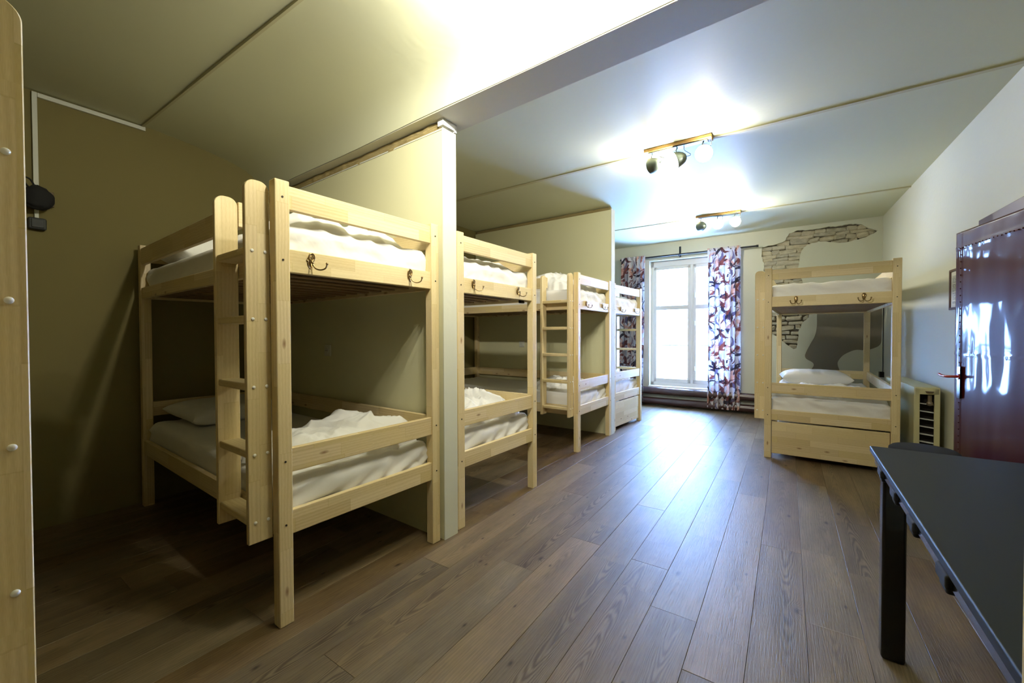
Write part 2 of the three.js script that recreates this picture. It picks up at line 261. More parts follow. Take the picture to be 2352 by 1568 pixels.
{
  const w = struct('wall_window');
  const s = new THREE.Shape([[XL - 0.2, -0.05], [1.3, -0.05], [1.3, 2.85], [XL - 0.2, 2.85]].map((p) => new THREE.Vector2(...p)));
  s.holes.push(new THREE.Path([[WIN.x0, WIN.y0], [WIN.x0, WIN.y1], [WIN.x1, WIN.y1], [WIN.x1, WIN.y0]].map((p) => new THREE.Vector2(...p))));
  // ragged edge of the broken plaster
  const rag = []; STONE.forEach((p, i) => { const q = STONE[(i + 1) % STONE.length], n = Math.max(2, Math.round(Math.hypot(q[0] - p[0], q[1] - p[1]) / 0.025)); for (let k = 0; k < n; k++) { const t = k / n, x = lerp(p[0], q[0], t), y = lerp(p[1], q[1], t); rag.push(new THREE.Vector2(x + 0.014 * noise(x * 24, y * 24, 2), y + 0.012 * noise(x * 22, y * 22, 7))); } });
  s.holes.push(new THREE.Path(rag));
  const front = new THREE.ExtrudeGeometry(s, { depth: 0.045, bevelEnabled: false }).translate(0, 0, ZW - 0.045); mesh('plaster', wallUV(front), M.wallWhite, w);
  const back = s.clone(); back.holes = [s.holes[0]];
  const core = new THREE.ExtrudeGeometry(back, { depth: 0.3, bevelEnabled: false }).translate(0, 0, ZW - 0.348); mesh('masonry', wallUV(core), M.mortar, w);
  for (const g of [box(WIN.x0 - 0.001, WIN.x0 + 0.004, WIN.y0, WIN.y1, ZW - 0.34, ZW), box(WIN.x1 - 0.004, WIN.x1 + 0.001, WIN.y0, WIN.y1, ZW - 0.34, ZW), box(WIN.x0, WIN.x1, WIN.y1 - 0.004, WIN.y1 + 0.001, ZW - 0.34, ZW)]) mesh('reveal', g, M.wallWhite, w);
  // stones in courses
  const stoneGeo = (sx, sy, sz, k) => {
    const g = new RoundedBoxGeometry(sx, sy, sz, 4, Math.min(sy, sx) * 0.3), p = g.attributes.position;
    for (let i = 0; i < p.count; i++) { const x = p.getX(i), y = p.getY(i), z = p.getZ(i); p.setXYZ(i, x + 0.3 * sy * noise(y * 30, z * 30, k), y + 0.4 * sy * noise(x * 14 + k, z * 20, 3), z + 0.02 * noise(x * 20 + k * 3, y * 26, 1) + 0.01 * noise(x * 50 + k * 3, y * 60, 4)); }
    const m = mergeVertices((g.deleteAttribute('normal'), g)); m.computeVertexNormals(); const q = m.attributes.position, uv = new Float32Array(q.count * 2);
    for (let i = 0; i < q.count; i++) { uv[2 * i] = q.getX(i) * 3 + k * 0.31; uv[2 * i + 1] = q.getY(i) * 3 + q.getZ(i) * 3 + k * 0.17; }
    m.setAttribute('uv', new THREE.BufferAttribute(uv, 2)); return m;
  };
  let y = 0.95, k = 0;
  while (y < 2.63) {
    const low = y < 1.6, h = low ? rr(0.05, 0.085) : rr(0.038, 0.07), ym = y + h / 2;
    const xs = []; for (let i = 0, j = STONE.length - 1; i < STONE.length; j = i++) { const [a, b] = STONE[i], [p, q] = STONE[j]; if ((b > ym) !== (q > ym)) xs.push((p - a) * (ym - b) / (q - b) + a); }
    xs.sort((a, b) => a - b);
    for (let i = 0; i + 1 < xs.length; i += 2) {
      let x = xs[i] - 0.015; const end = xs[i + 1] + 0.015;
      while (x < end - 0.015) {
        let L = rr(0.09, 0.26); if (end - x - L < 0.06) L = end - x; L = Math.min(L, end - x);
        const gap = low ? 0.015 : -0.005, st = mesh('stone', stoneGeo(Math.max(0.02, L - gap), h - gap, 0.07, k), M.stone[k % 3], w);
        st.position.set(x + L / 2, ym + rr(-0.004, 0.004), ZW - 0.05 + rr(-0.012, 0.009)); st.rotation.z = rr(-0.07, 0.07); st.rotation.y = rr(-0.08, 0.08);
        x += L; k++;
      }
    }
    y += h;
  }
  // wavy taupe paint field beside the stones, a thin coat standing on the plaster
  const T = [[0.40, 1.66], [0.345, 1.56], [0.332, 1.479], [0.331, 1.27], [0.308, 1.139], [0.255, 1.019], [0.207, 0.897], [0.205, 0.849], [0.225, 0.82], [0.286, 0.779], [0.3, 0.735], [0.27, 0.66], [0.30, 0.56], [0.40, 0.5], [0.54, 0.53], [0.585, 0.62], [0.578, 0.684], [0.56, 0.75], [0.564, 0.806], [0.613, 0.883], [0.689, 0.937], [0.755, 0.961], [0.838, 0.957], [0.928, 0.987], [0.986, 1.038], [0.997, 1.15], [0.995, 1.55], [0.9, 1.66], [0.7, 1.7], [0.52, 1.7]];
  const c = new THREE.SplineCurve([...T, T[0]].map((p) => new THREE.Vector2(...p))).getPoints(160); c.pop();
  mesh('paint_field', wallUV(new THREE.ExtrudeGeometry(new THREE.Shape(c), { depth: 0.004, bevelEnabled: false }).translate(0, 0, ZW)), M.paint, w);
}
{ // window: box frame, two casements with transom, outer casements behind, sill
  const o = struct('window_1'), Z = ZW - 0.17, { x0, x1, y0, y1 } = WIN, xm = -1.285;
  const bar = (n, a, b, c, d, z, t, parent = o) => { const m = mesh(n, bx(b - a, d - c, t, 0.006), M.frame, parent); m.position.set((a + b) / 2, (c + d) / 2, z); return m; };
  bar('frame', x0, x0 + 0.05, y0, y1, Z, 0.1); bar('frame', x1 - 0.05, x1, y0, y1, Z, 0.1); bar('frame', x0, x1, y1 - 0.1, y1, Z, 0.1); bar('frame', x0, x1, y0, y0 + 0.06, Z, 0.1);
  bar('mullion', xm - 0.03, xm + 0.03, y0, y1, Z, 0.09);
  const sash = (a, b, z, bars, lo, hi) => {
    const g = new THREE.Group(); g.name = 'casement'; o.add(g);
    bar('stile', a, a + 0.045, lo, hi, z, 0.04, g); bar('stile', b - 0.045, b, lo, hi, z, 0.04, g); bar('rail', a, b, lo, lo + 0.06, z, 0.04, g); bar('rail', a, b, hi - 0.05, hi, z, 0.04, g);
    let p = lo + 0.06; for (const [c, d] of [...bars, [hi - 0.05, hi]]) { if (d < hi) bar('rail', a, b, c, d, z, 0.038, g); const m = mesh('pane', new THREE.PlaneGeometry(b - a - 0.08, c - p + 0.01), M.glass, g); m.position.set((a + b) / 2, (p + c) / 2, z); p = d; }
  };
  for (const [a, b] of [[x0 + 0.045, xm - 0.02], [xm + 0.02, x1 - 0.045]]) { sash(a, b, Z + 0.03, [[1.58, 1.65]], y0 + 0.06, y1 - 0.1); sash(a + 0.01, b - 0.01, Z - 0.12, [[0.975, 1.0], [1.6, 1.63]], y0 + 0.07, y1 - 0.11); }
  for (const y of [0.62, 1.35, 1.8, 2.2]) { const h = mesh('hinge', new THREE.CylinderGeometry(0.007, 0.007, 0.07, 10), M.frame, o); h.position.set(xm + 0.045, y, Z + 0.06); }
  const sill = mesh('sill', bx(x1 - x0 + 0.02, 0.03, 0.34, 0.008), M.frame, o); sill.position.set((x0 + x1) / 2, y0 - 0.012, ZW - 0.15);
}
{ // heating pipes low along the window wall
  const pipe = (y, r, label) => { const o = thing('heating_pipe', label, 'pipe', [-0.85, y, ZW + 0.085]); mesh('pipe', new THREE.CylinderGeometry(r, r, 3.4, 32).rotateZ(Math.PI / 2), M.pipe, o); for (const x of [-1.4, -0.1, 1.3]) { const b = mesh('bracket', bx(0.03, r * 1.7, 0.05, 0.006), M.pipe, o); b.position.set(x, 0, -0.062); } return o; };
  pipe(0.245, 0.058, 'upper dark maroon heating pipe running under the window sill'); pipe(0.078, 0.058, 'lower dark maroon heating pipe just above the floor under the window');
}
{ // curtain rod and curtains
  const z = ZW + 0.1, o = thing('curtain_rod', 'thin black metal curtain rod on a bracket above the window', 'curtain rod', [-1.37, 2.442, z]);
  mesh('rod', new THREE.CylinderGeometry(0.0125, 0.0125, 2.0, 16).rotateZ(Math.PI / 2), M.rod, o);
  for (const s of [-1, 1]) { const f = mesh('end_cap', new THREE.CylinderGeometry(0.017, 0.017, 0.03, 16).rotateZ(Math.PI / 2), M.rod, o); f.position.x = s * 1.0; }
  const b = mesh('bracket', join([bx(0.03, 0.17, 0.008, 0.003).clone().translate(-0.07, 0.055, -0.092), bx(0.016, 0.016, 0.1, 0.003).clone().translate(-0.07, -0.016, -0.05)]), M.rod, o);
  const curtain = (xa, xb, xc, xd, y0, label, ph) => {   // top from xa to xb, foot from xc to xd
    const nx = 150, ny = 60, pos = [], uv = [], idx = [], top = 2.475;
    for (let j = 0; j <= ny; j++) for (let i = 0; i <= nx; i++) {
      const u = i / nx, v = j / ny, y = lerp(y0, top, v), fall = 1 - sst(v, 0.9, 0.98), amp = lerp(0.013, 0.042, fall) * (0.75 + 0.5 * noise(u * 5 + ph, 1));
      const t = u * 6.3 + 0.35 * noise(u * 4 + ph, v * 2.2), x = lerp(lerp(xc, xa, Math.pow(v, 1.4)), lerp(xd, xb, Math.pow(v, 1.4)), u) + 0.012 * Math.sin(t * 6.28 * 1.0 + 1.2) * fall;
      pos.push(x, y + (v < 0.03 ? 0.012 * noise(u * 7 + ph, 4) : 0), z + 0.02 + amp * Math.sin(t * 6.28 + ph) + 0.02 * noise(u * 3 + ph, v * 4) * fall); uv.push(u * 0.9 + ph, v * 1.9);
    }
    for (let j = 0; j < ny; j++) for (let i = 0; i < nx; i++) { const a = j * (nx + 1) + i, c = a + nx + 1; idx.push(a, a + 1, c + 1, a, c + 1, c); }
    const g = new THREE.BufferGeometry(); g.setAttribute('position', new THREE.Float32BufferAttribute(pos, 3)); g.setAttribute('uv', new THREE.Float32BufferAttribute(uv, 2)); g.setIndex(idx); g.computeVertexNormals();
    return single('curtain', g, M.curtain, label, 'curtain');
  };
  curtain(-2.37, -1.96, -2.42, -1.99, 0.06, 'left curtain with dark floral brush print, hanging behind the far left bunk', 0.3);
  curtain(-1.02, -0.575, -1.02, -0.575, 0.045, 'right curtain with dark floral brush print, hanging full length beside the window', 2.1);
}

// ------------------------------------------------------------------ bunk beds
const HB = 1.79, PA = 0.057, PB = 0.052;
const HOOK = (() => {
  const plate = new THREE.SphereGeometry(1, 16, 12).scale(0.0135, 0.027, 0.006), ring = new THREE.TorusGeometry(0.012, 0.003, 8, 20).scale(1, 1.25, 1).translate(0, 0.012, 0.006), boss = new THREE.SphereGeometry(0.0075, 12, 8).translate(0, -0.01, 0.007);
  const prong = (s) => join([tube([[s * 0.003, -0.012, 0.006], [s * 0.008, -0.034, 0.018], [s * 0.022, -0.041, 0.034], [s * 0.037, -0.033, 0.046], [s * 0.042, -0.016, 0.05]], 0.0032, 20, 8), new THREE.SphereGeometry(0.0058, 10, 8).translate(s * 0.042, -0.014, 0.05)]);
  return { plate: join([plate, ring, boss]), left: prong(-1), right: prong(1) };
})();
const uprightGeo = (() => {
  const w = 0.083, h0 = 0.357, h1 = 1.776, r = 0.034, s = new THREE.Shape();
  s.moveTo(-w, h0); s.lineTo(0, h0); s.lineTo(0, h1 - r); s.absarc(-r, h1 - r, r, 0, Math.PI / 2); s.lineTo(-w + r, h1); s.absarc(-w + r, h1 - r, r, Math.PI / 2, Math.PI); s.lineTo(-w, h0);
  const g = new THREE.ExtrudeGeometry(s, { depth: 0.021, bevelEnabled: true, bevelSize: 0.002, bevelThickness: 0.002, bevelSegments: 1, curveSegments: 10 }).translate(0, 0, 0.002);
  const p = g.attributes.position, uv = new Float32Array(p.count * 2); for (let i = 0; i < p.count; i++) { uv[2 * i] = p.getY(i); uv[2 * i + 1] = p.getX(i) + p.getZ(i); } g.setAttribute('uv', new THREE.BufferAttribute(uv, 2));
  return g;                                        // outer edge towards -x, thickness along +z
})();
const boltGeo = new THREE.CylinderGeometry(0.0042, 0.0042, 0.004, 10).rotateZ(Math.PI / 2), capGeo = new THREE.SphereGeometry(0.0065, 12, 8).scale(1, 1, 0.6);
// local axes: -x runs along the length away from the aisle end, -z across the width
function bunkBed(label, pos, turn, o) {
  const bed = thing('bunk_bed', label, 'bunk bed', pos, turn, 'pale pine bunk beds'), W = o.W ?? 0.873, L = 2.03;
  let k = 0; const put = (n, g, x, y, z, parent = bed, m) => { const q = mesh(n, g, m ?? M.pine[k++ % 3], parent); q.position.set(x, y, z); return q; };
  const at = (b, h, a) => [-b, h, -a];
  for (const a of [PA / 2, W - PA / 2]) for (const b of [PB / 2, L - PB / 2]) put('post', bx(PB, HB, PA, 0.005), ...at(b, HB / 2, a));
  const endRail = (h0, h1, b) => put('end_rail', bx(0.026, h1 - h0, W - 2 * PA + 0.004, 0.004), ...at(b, (h0 + h1) / 2, W / 2));
  for (const b of [0.02, L - 0.02]) for (const [h0, h1] of [[1.678, 1.774], [1.426, 1.521], [0.614, 0.713], [0.361, 0.459]]) endRail(h0, h1, b);
  const side = (h0, h1, a, b0 = PB - 0.002, b1 = L - PB + 0.002) => put('side_rail', bx(b1 - b0, h1 - h0, 0.026, 0.004), ...at((b0 + b1) / 2, (h0 + h1) / 2, a));
  const lad = o.ladder ?? 0;                       // -1: ladder at a = 0, +1: ladder at a = W
  for (const s of [-1, 1]) {
    const a = s < 0 ? 0.018 : W - 0.018, mine = lad === s;
    side(1.424, 1.499, a); side(0.361, 0.457, a); side(1.655, 1.766, a, mine ? 0.362 : PB - 0.002);
    if (!mine) side(0.614, 0.713, a);
  }
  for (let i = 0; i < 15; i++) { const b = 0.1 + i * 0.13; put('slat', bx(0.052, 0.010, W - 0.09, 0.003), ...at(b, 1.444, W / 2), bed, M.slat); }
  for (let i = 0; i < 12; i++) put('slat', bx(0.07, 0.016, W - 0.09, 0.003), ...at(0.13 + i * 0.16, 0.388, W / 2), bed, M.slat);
  for (const [a, s] of [[PA / 2, 0], [W - PA / 2, 1]]) for (const h of [1.722, 1.472, 0.664, 0.408]) put('bolt', boltGeo, ...at(0.0, h, a), bed, M.bolt);
  if (o.hooks) for (const a of o.hooks) { const h = new THREE.Group(); h.name = 'hook'; h.position.set(0.0085 - 0.012, 1.487, -a); h.rotation.y = Math.PI / 2; bed.add(h); mesh('plate', HOOK.plate, M.brass, h); mesh('prong', HOOK.left, M.brass, h); mesh('prong', HOOK.right, M.brass, h); }
  if (lad) {
    const l = new THREE.Group(); l.name = 'ladder'; l.position.set(0, 0, lad < 0 ? 0 : -W); bed.add(l);
    const out = -lad;                              // local z direction outwards
    for (const b of [0.055, 0.362]) { const u = mesh('upright', uprightGeo, M.pine[k++ % 3], l); u.rotation.y = out > 0 ? Math.PI / 2 : -Math.PI / 2; u.position.set(out > 0 ? -b - 0.025 : -b, 0, 0); }
    for (let i = 0; i < 5; i++) {
      const h = 1.502 - 0.2665 * i; const r = mesh('rung', bx(0.284, 0.03, 0.078, 0.006), M.pine[k++ % 3], l); r.position.set(-0.221, h, out * 0.041);
      for (const c of [0.015, 0.062]) for (const x of [-0.054, -0.388]) { const q = mesh('screw_cap', capGeo, M.cap, l); q.rotation.y = Math.PI / 2; q.position.set(x, h, out * c); }
    }
  }
  if (o.drawer) {
    const d = new THREE.Group(); d.name = 'drawer'; bed.add(d);
    const f = mesh('front', bx(0.018, 0.3, W - 2 * PA - 0.008, 0.003), M.pine[1], d); f.position.set(-0.022, 0.197, -W / 2);
    const c = mesh('carcass', bx(1.7, 0.2, W - 0.16, 0.004), M.pine[2], d); c.position.set(-0.9, 0.15, -W / 2);
  }
  return bed;
}
const deg = Math.PI / 180;
const BEDS = {
  A: { p: [-1.668, 0, -0.815], t: 2.3, o: { ladder: -1, hooks: [0.144, 0.665] }, l: 'nearest bunk bed on the left, ladder at its corner, before the first partition' },
  B: { p: [-1.626, 0, -1.836], t: 1.9, o: { hooks: [0.141, 0.623] }, l: 'second bunk bed from the left, directly behind the first partition, without a ladder' },
  C: { p: [-1.715, 0, -3.712], t: 1.0, o: { ladder: -1, hooks: [0.191, 0.615] }, l: 'third bunk bed from the left, open ladder seen straight on, before the far partition' },
  D: { p: [-1.721, 0, -4.731], t: 5.0, o: { ladder: 1, hooks: [0.192, 0.63], drawer: true }, l: 'fourth bunk bed from the left, nearest the window, with a drawer under it' },
  E: { p: [-0.181, 0, -4.556], t: 91.66, o: { ladder: -1, hooks: [0.242, 0.715], drawer: true, W: 0.95 }, l: 'bunk bed on the right side of the room, beside the radiator and door' },
  F: { p: [-1.14, 0, 0.845], t: 0.5, o: { ladder: 1 }, l: 'bunk bed at the extreme left edge, only its rounded ladder upright showing' },
};
const bedPoint = (k, a, b, h) => { const { p, t } = BEDS[k], c = Math.cos(-t * deg), s = Math.sin(-t * deg), x = -b, z = -a; return [p[0] + x * c + z * s, h, p[2] - x * s + z * c]; };
{ const z = -0.125 + 0.083; BEDS.F.p[2] = z + 0.873; BEDS.F.p[0] = -1.118; }
for (const k of 'ABCDEF') BEDS[k].obj = bunkBed(BEDS[k].l, BEDS[k].p, -BEDS[k].t * deg, BEDS[k].o);

// ------------------------------------------------------------------ bedding
const onBed = (k, m, a, b, h, turn = 0) => { m.position.set(...bedPoint(k, a, b, h)); m.rotation.y = -BEDS[k].t * deg + turn; return m; };
function mattressGeo(l, w, h, s) {                 // rounded slab under a fitted sheet, drawn into soft creases
  const g = new THREE.BoxGeometry(l, h, w, 100, 8, 48), p = g.attributes.position, r = 0.045;
  for (let i = 0; i < p.count; i++) {
    let x = p.getX(i), y = p.getY(i), z = p.getZ(i);
    const cx = clamp(x, -l / 2 + r, l / 2 - r), cy = clamp(y, -h / 2 + r, h / 2 - r), cz = clamp(z, -w / 2 + r, w / 2 - r), d = new THREE.Vector3(x - cx, y - cy, z - cz), n = d.length();
    if (n > 1e-6) { d.multiplyScalar(r / n * Math.min(1, n / r + 0)); if (n > r) d.setLength(r); x = cx + d.x; y = cy + d.y; z = cz + d.z; }
    const end = sst(Math.abs(x), l / 2 - 0.12, l / 2 - 0.02), f = 0.004 * fbm(x * 3 + s, z * 3, y * 4, 3) + (0.003 + 0.014 * end) * (1 - Math.abs(2.2 * noise(z * 7 + y * 16 + s, x * 4 + y * 9, s)));
    p.setXYZ(i, x + Math.sign(x) * f * end, y + (Math.abs(y) > h / 2 - 0.01 ? 0.6 * f * Math.sign(y) : 0), z + Math.sign(z) * f * sst(Math.abs(z), w / 2 - 0.03, w / 2));
  }
  const m = smooth(g), q = m.attributes.position, uv = new Float32Array(q.count * 2); for (let i = 0; i < q.count; i++) { uv[2 * i] = q.getX(i) * 1.1 + q.getY(i) * 0.8; uv[2 * i + 1] = q.getZ(i) * 1.1 + q.getY(i); } m.setAttribute('uv', new THREE.BufferAttribute(uv, 2));
  return m;
}
function heapGeo(l, w, h, s, o = {}) {             // crumpled linen: closed shell, ragged outline, ridged folds
  const n = 84, pos = [], idx = [], uv = [], lobes = o.lobes ?? 0.12, fold = o.fold ?? 0.35, dir = o.dir ?? 0.5, cd = Math.cos(dir), sd = Math.sin(dir);
  for (let j = 0; j <= n; j++) for (let i = 0; i <= n; i++) {
    let u = i / n * 2 - 1, v = j / n * 2 - 1; const ang = Math.atan2(v, u), R = Math.max(Math.abs(u), Math.abs(v)), sq = Math.pow(Math.pow(Math.abs(u), 5) + Math.pow(Math.abs(v), 5), 0.2) || 1, k = R / sq;
    const out = 1 + lobes * (noise(Math.cos(ang) * 2.2 + s, Math.sin(ang) * 2.2) + 0.5 * noise(Math.cos(ang) * 6 + s, Math.sin(ang) * 6, 3));
    const x = u * k * out, z = v * k * out, edge = Math.pow(clamp(1 - Math.pow(R, 3.2), 0, 1), 0.55), q = x * cd + z * sd, t = -x * sd + z * cd;
    const wx = 0.7 * noise(q * 1.1 + s, t * 1.1, 2), wz = 0.7 * noise(q * 1.1, t * 1.1 + s, 6), ridge = 1 - Math.abs(2.2 * noise(q * 1.5 + wx + s, t * 2.4 + wz, 5)), fine = 1 - Math.abs(2.2 * noise(q * 3.2 + wx * 3 + s, t * 5 + wz * 3, 9)), step = sst(noise(q * 0.9 + s, t * 1.5, 12), -0.06, 0.06);
    const body = (o.profile ? o.profile(x, z) : 0.62 + 0.4 * noise(x * 1.1 + s, z * 1.1, 1) + 0.16 * step), y = edge * h * Math.max(0.12, body * (1 - fold * 0.5) + fold * (0.5 * ridge * ridge + 0.2 * fine * fine));
    pos.push(x * l / 2, y, z * w / 2); uv.push(x * l / 2, z * w / 2);
  }
  const N = (n + 1) * (n + 1); for (let i = 0; i < N; i++) { pos.push(pos[3 * i], 0, pos[3 * i + 2]); uv.push(uv[2 * i], uv[2 * i + 1]); }
  for (let j = 0; j < n; j++) for (let i = 0; i < n; i++) { const a = j * (n + 1) + i, c = a + n + 1; idx.push(a, c, a + 1, a + 1, c, c + 1, a + N, a + 1 + N, c + N, a + 1 + N, c + 1 + N, c + N); }
  const g = new THREE.BufferGeometry(); g.setAttribute('position', new THREE.Float32BufferAttribute(pos, 3)); g.setAttribute('uv', new THREE.Float32BufferAttribute(uv, 2)); g.setIndex(idx); g.computeVertexNormals(); return g;
}
function pillowGeo(l, w, h, s) {
  const n = 48, pos = [], idx = [];
  for (const side of [1, -1]) for (let j = 0; j <= n; j++) for (let i = 0; i <= n; i++) {
    const u = i / n * 2 - 1, v = j / n * 2 - 1, pinch = 1 - 0.09 * (1 - u * u) * v * v * 1.2, pinch2 = 1 - 0.09 * (1 - v * v) * u * u * 1.2;
    const e = Math.pow(clamp((1 - u * u * u * u) * (1 - v * v * v * v), 0, 1), 0.42), c = 0.06 * noise(u * 2.5 + s, v * 2.5, side) + 0.05 * (1 - Math.abs(2 * noise(u * 5 + s, v * 5, 4))) ;
    pos.push(u * l / 2 * pinch2, side * h / 2 * e * (0.85 + c) , v * w / 2 * pinch);
  }
  const N = (n + 1) * (n + 1);
  for (const k of [0, 1]) for (let j = 0; j < n; j++) for (let i = 0; i < n; i++) { const a = k * N + j * (n + 1) + i, c = a + n + 1; if (!k) idx.push(a, c, a + 1, a + 1, c, c + 1); else idx.push(a, a + 1, c, a + 1, c + 1, c); }
  const g = new THREE.BufferGeometry(); g.setAttribute('position', new THREE.Float32BufferAttribute(pos, 3)); g.setIndex(idx);
  const m = mergeVertices(g, 1e-5); m.computeVertexNormals(); const q = m.attributes.position, uv = new Float32Array(q.count * 2); for (let i = 0; i < q.count; i++) { uv[2 * i] = q.getX(i); uv[2 * i + 1] = q.getZ(i); } m.setAttribute('uv', new THREE.BufferAttribute(uv, 2)); return m;
}
const ORD = { A: 'nearest bunk on the left', B: 'bunk behind the first partition', C: 'third bunk from the left', D: 'bunk nearest the window', E: 'bunk on the right' };
const MG = [mattressGeo(1.93, 0.79, 0.17, 1), mattressGeo(1.93, 0.79, 0.17, 8), mattressGeo(1.93, 0.86, 0.17, 4)];
{
  let i = 0;
  for (const k of 'ABCDE') for (const up of [0, 1]) {
    const m = single('mattress', MG[k === 'E' ? 2 : i++ % 2], M.sheet, `mattress in white fitted sheet, ${up ? 'top' : 'bottom'} level of the ${ORD[k]}`, 'mattress', 'white sheeted mattresses');
    onBed(k, m, (BEDS[k].o.W ?? 0.873) / 2, 1.012, up ? 1.55 : 0.484, i % 2 ? 0 : Math.PI);
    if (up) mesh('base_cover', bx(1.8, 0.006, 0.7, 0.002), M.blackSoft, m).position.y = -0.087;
  }
}
const heap = (k, a, b, h, l, w, ht, s, label, o, turn = 0) => onBed(k, single('bed_linen', heapGeo(l, w, ht, s, o), M.linen, label, 'bed linen', 'crumpled white bed linen'), a, b, h, turn);
const pillow = (k, a, b, h, l, w, ht, s, label, turn, tilt = 0) => { const m = onBed(k, single('pillow', pillowGeo(l, w, ht, s), M.linen, label, 'pillow', 'white pillows'), a, b, h, turn); m.rotation.z = tilt; return m; };
heap('A', 0.44, 0.37, 0.568, 0.58, 0.78, 0.21, 3, 'crumpled white bed linen piled on the bottom level of the nearest bunk', { dir: 0.4, fold: 0.2, lobes: 0.16 });
heap('A', 0.43, 0.45, 1.632, 0.74, 0.72, 0.15, 11, 'crumpled white bed linen on the top level of the nearest bunk', { dir: 0.9, fold: 0.4 });
pillow('A', 0.42, 1.72, 0.645, 0.46, 0.62, 0.15, 2, 'white pillow in shadow on the bottom level of the nearest bunk', 0.1, -0.1);
pillow('A', 0.40, 1.70, 1.74, 0.5, 0.68, 0.24, 5, 'white pillow at the wall end on the top level of the nearest bunk', 0.05, 0);
heap('B', 0.46, 0.36, 0.568, 0.55, 0.76, 0.2, 21, 'crumpled white linen on the bottom of the bunk behind the first partition', { dir: 0.2 });
heap('B', 0.44, 0.4, 1.632, 0.66, 0.72, 0.1, 27, 'white bed linen on top of the bunk behind the first partition', { dir: 0.7 });
pillow('B', 0.42, 1.68, 0.63, 0.46, 0.62, 0.15, 9, 'white pillow on the bottom level of the bunk behind the first partition', 0.15);
heap('C', 0.47, 0.42, 0.568, 0.62, 0.66, 0.16, 31, 'crumpled white bed linen on the bottom level of the third bunk from the left', { dir: 0.5 });
heap('C', 0.44, 0.46, 1.632, 0.74, 0.66, 0.26, 37, 'tall pile of white bed linen on top of the third bunk from left', { dir: 0.3, fold: 0.25 });
heap('D', 0.47, 0.4, 0.568, 0.6, 0.72, 0.15, 41, 'white bed linen on the bottom level of the bunk nearest the window', { dir: 0.3 });
heap('D', 0.45, 0.4, 1.632, 0.62, 0.7, 0.07, 47, 'flat white bed linen on the top level of the bunk nearest the window', { dir: 0.6 });
heap('E', 0.46, 0.36, 0.568, 0.58, 0.82, 0.16, 51, 'crumpled white bed linen on the bottom level of the bunk on the right', { dir: 0.1 });
pillow('E', 0.40, 1.45, 0.66, 0.5, 0.66, 0.2, 14, 'plump white pillow on the bottom level of the bunk on the right', 0.1);
heap('E', 0.52, 1.5, 1.632, 0.6, 0.66, 0.13, 57, 'white bed linen lying on the top level of the bunk on the right', { dir: 0.2, fold: 0.2 });

// ------------------------------------------------------------------ ceiling spot lamps
function fitting(label, x, z, h, power, heads) {
  const o = thing('ceiling_lamp', label, 'ceiling lamp', [x, h, z], 0);
  mesh('board', bx(0.5, 0.026, 0.095, 0.004), M.lampWood, o).position.set(0, -0.013, 0);
  mesh('strip', bx(0.44, 0.006, 0.06, 0.002), M.lampMetal, o).position.set(0, -0.029, 0);
  const bowl = new THREE.LatheGeometry([[0.006, -0.062], [0.02, -0.058], [0.034, -0.045], [0.046, -0.024], [0.053, 0], [0.0555, 0.012], [0.0535, 0.012], [0.050, 0], [0.043, -0.022], [0.031, -0.041], [0.018, -0.053], [0.004, -0.056]].map((p) => new THREE.Vector2(p[0] * 1.15, p[1] * 1.15)), 32);
  const bulb = new THREE.SphereGeometry(0.036, 24, 16), up = new THREE.Vector3(0, 1, 0);
  heads.forEach(([dx, dir]) => {
    const d = new THREE.Vector3(...dir).normalize(), hd = new THREE.Group(); hd.name = 'spot_head'; hd.position.set(dx, -0.125, 0); hd.quaternion.setFromUnitVectors(up, d); o.add(hd);
    mesh('shade', bowl, M.lampMetal, hd);
    mesh('bulb', bulb, M.bulb, hd).position.y = 0.004;
    const arm = mesh('bracket', tube([[dx, -0.03, 0], [dx - 0.008, -0.06, 0.004], [dx - d.x * 0.03, -0.095, -d.z * 0.03], [dx - d.x * 0.055, -0.125 - d.y * 0.05, -d.z * 0.055]], 0.005, 12, 8), M.lampMetal, o);
    const cable = mesh('cable', tube([[dx - d.x * 0.058, -0.125 - d.y * 0.055, -d.z * 0.058], [dx - d.x * 0.075 + 0.03, -0.10, -d.z * 0.06], [dx + 0.055, -0.065, 0.01], [dx + 0.05, -0.032, 0.0]], 0.0028, 20, 6), M.lampMetal, o);
    const l = new THREE.PointLight(LAMP, power, 0, 2); l.position.copy(d).multiplyScalar(0.006).add(new THREE.Vector3(dx, -0.125, 0)); l.castShadow = true; l.shadow.radius = 1.5; o.add(l);
  });
  return o;
}
fitting('nearest wooden ceiling lamp, above the aisle end of the first bunk', -0.72, -1.02, H_NEAR - 0.012, LAMP_POWER[0], [[-0.18, [-0.75, 0.3, -0.6]], [0, [-0.3, 0.5, -0.8]], [0.18, [-0.55, 0.45, -0.6]]]);
fitting('wooden ceiling lamp with three spots in the middle of the room', -0.73, -3.42, H_FAR, LAMP_POWER[1], [[-0.19, [-0.9, 0.0, -0.4]], [0, [-0.8, -0.3, 0.3]], [0.19, [0.3, -0.15, 0.92]]]);
fitting('wooden ceiling lamp with three spots farthest back near the window', -0.73, -5.68, H_FAR, LAMP_POWER[2], [[-0.19, [-0.6, 0.15, -0.85]], [0, [0.3, -0.45, 0.75]], [0.19, [0.5, -0.3, 0.8]]]);

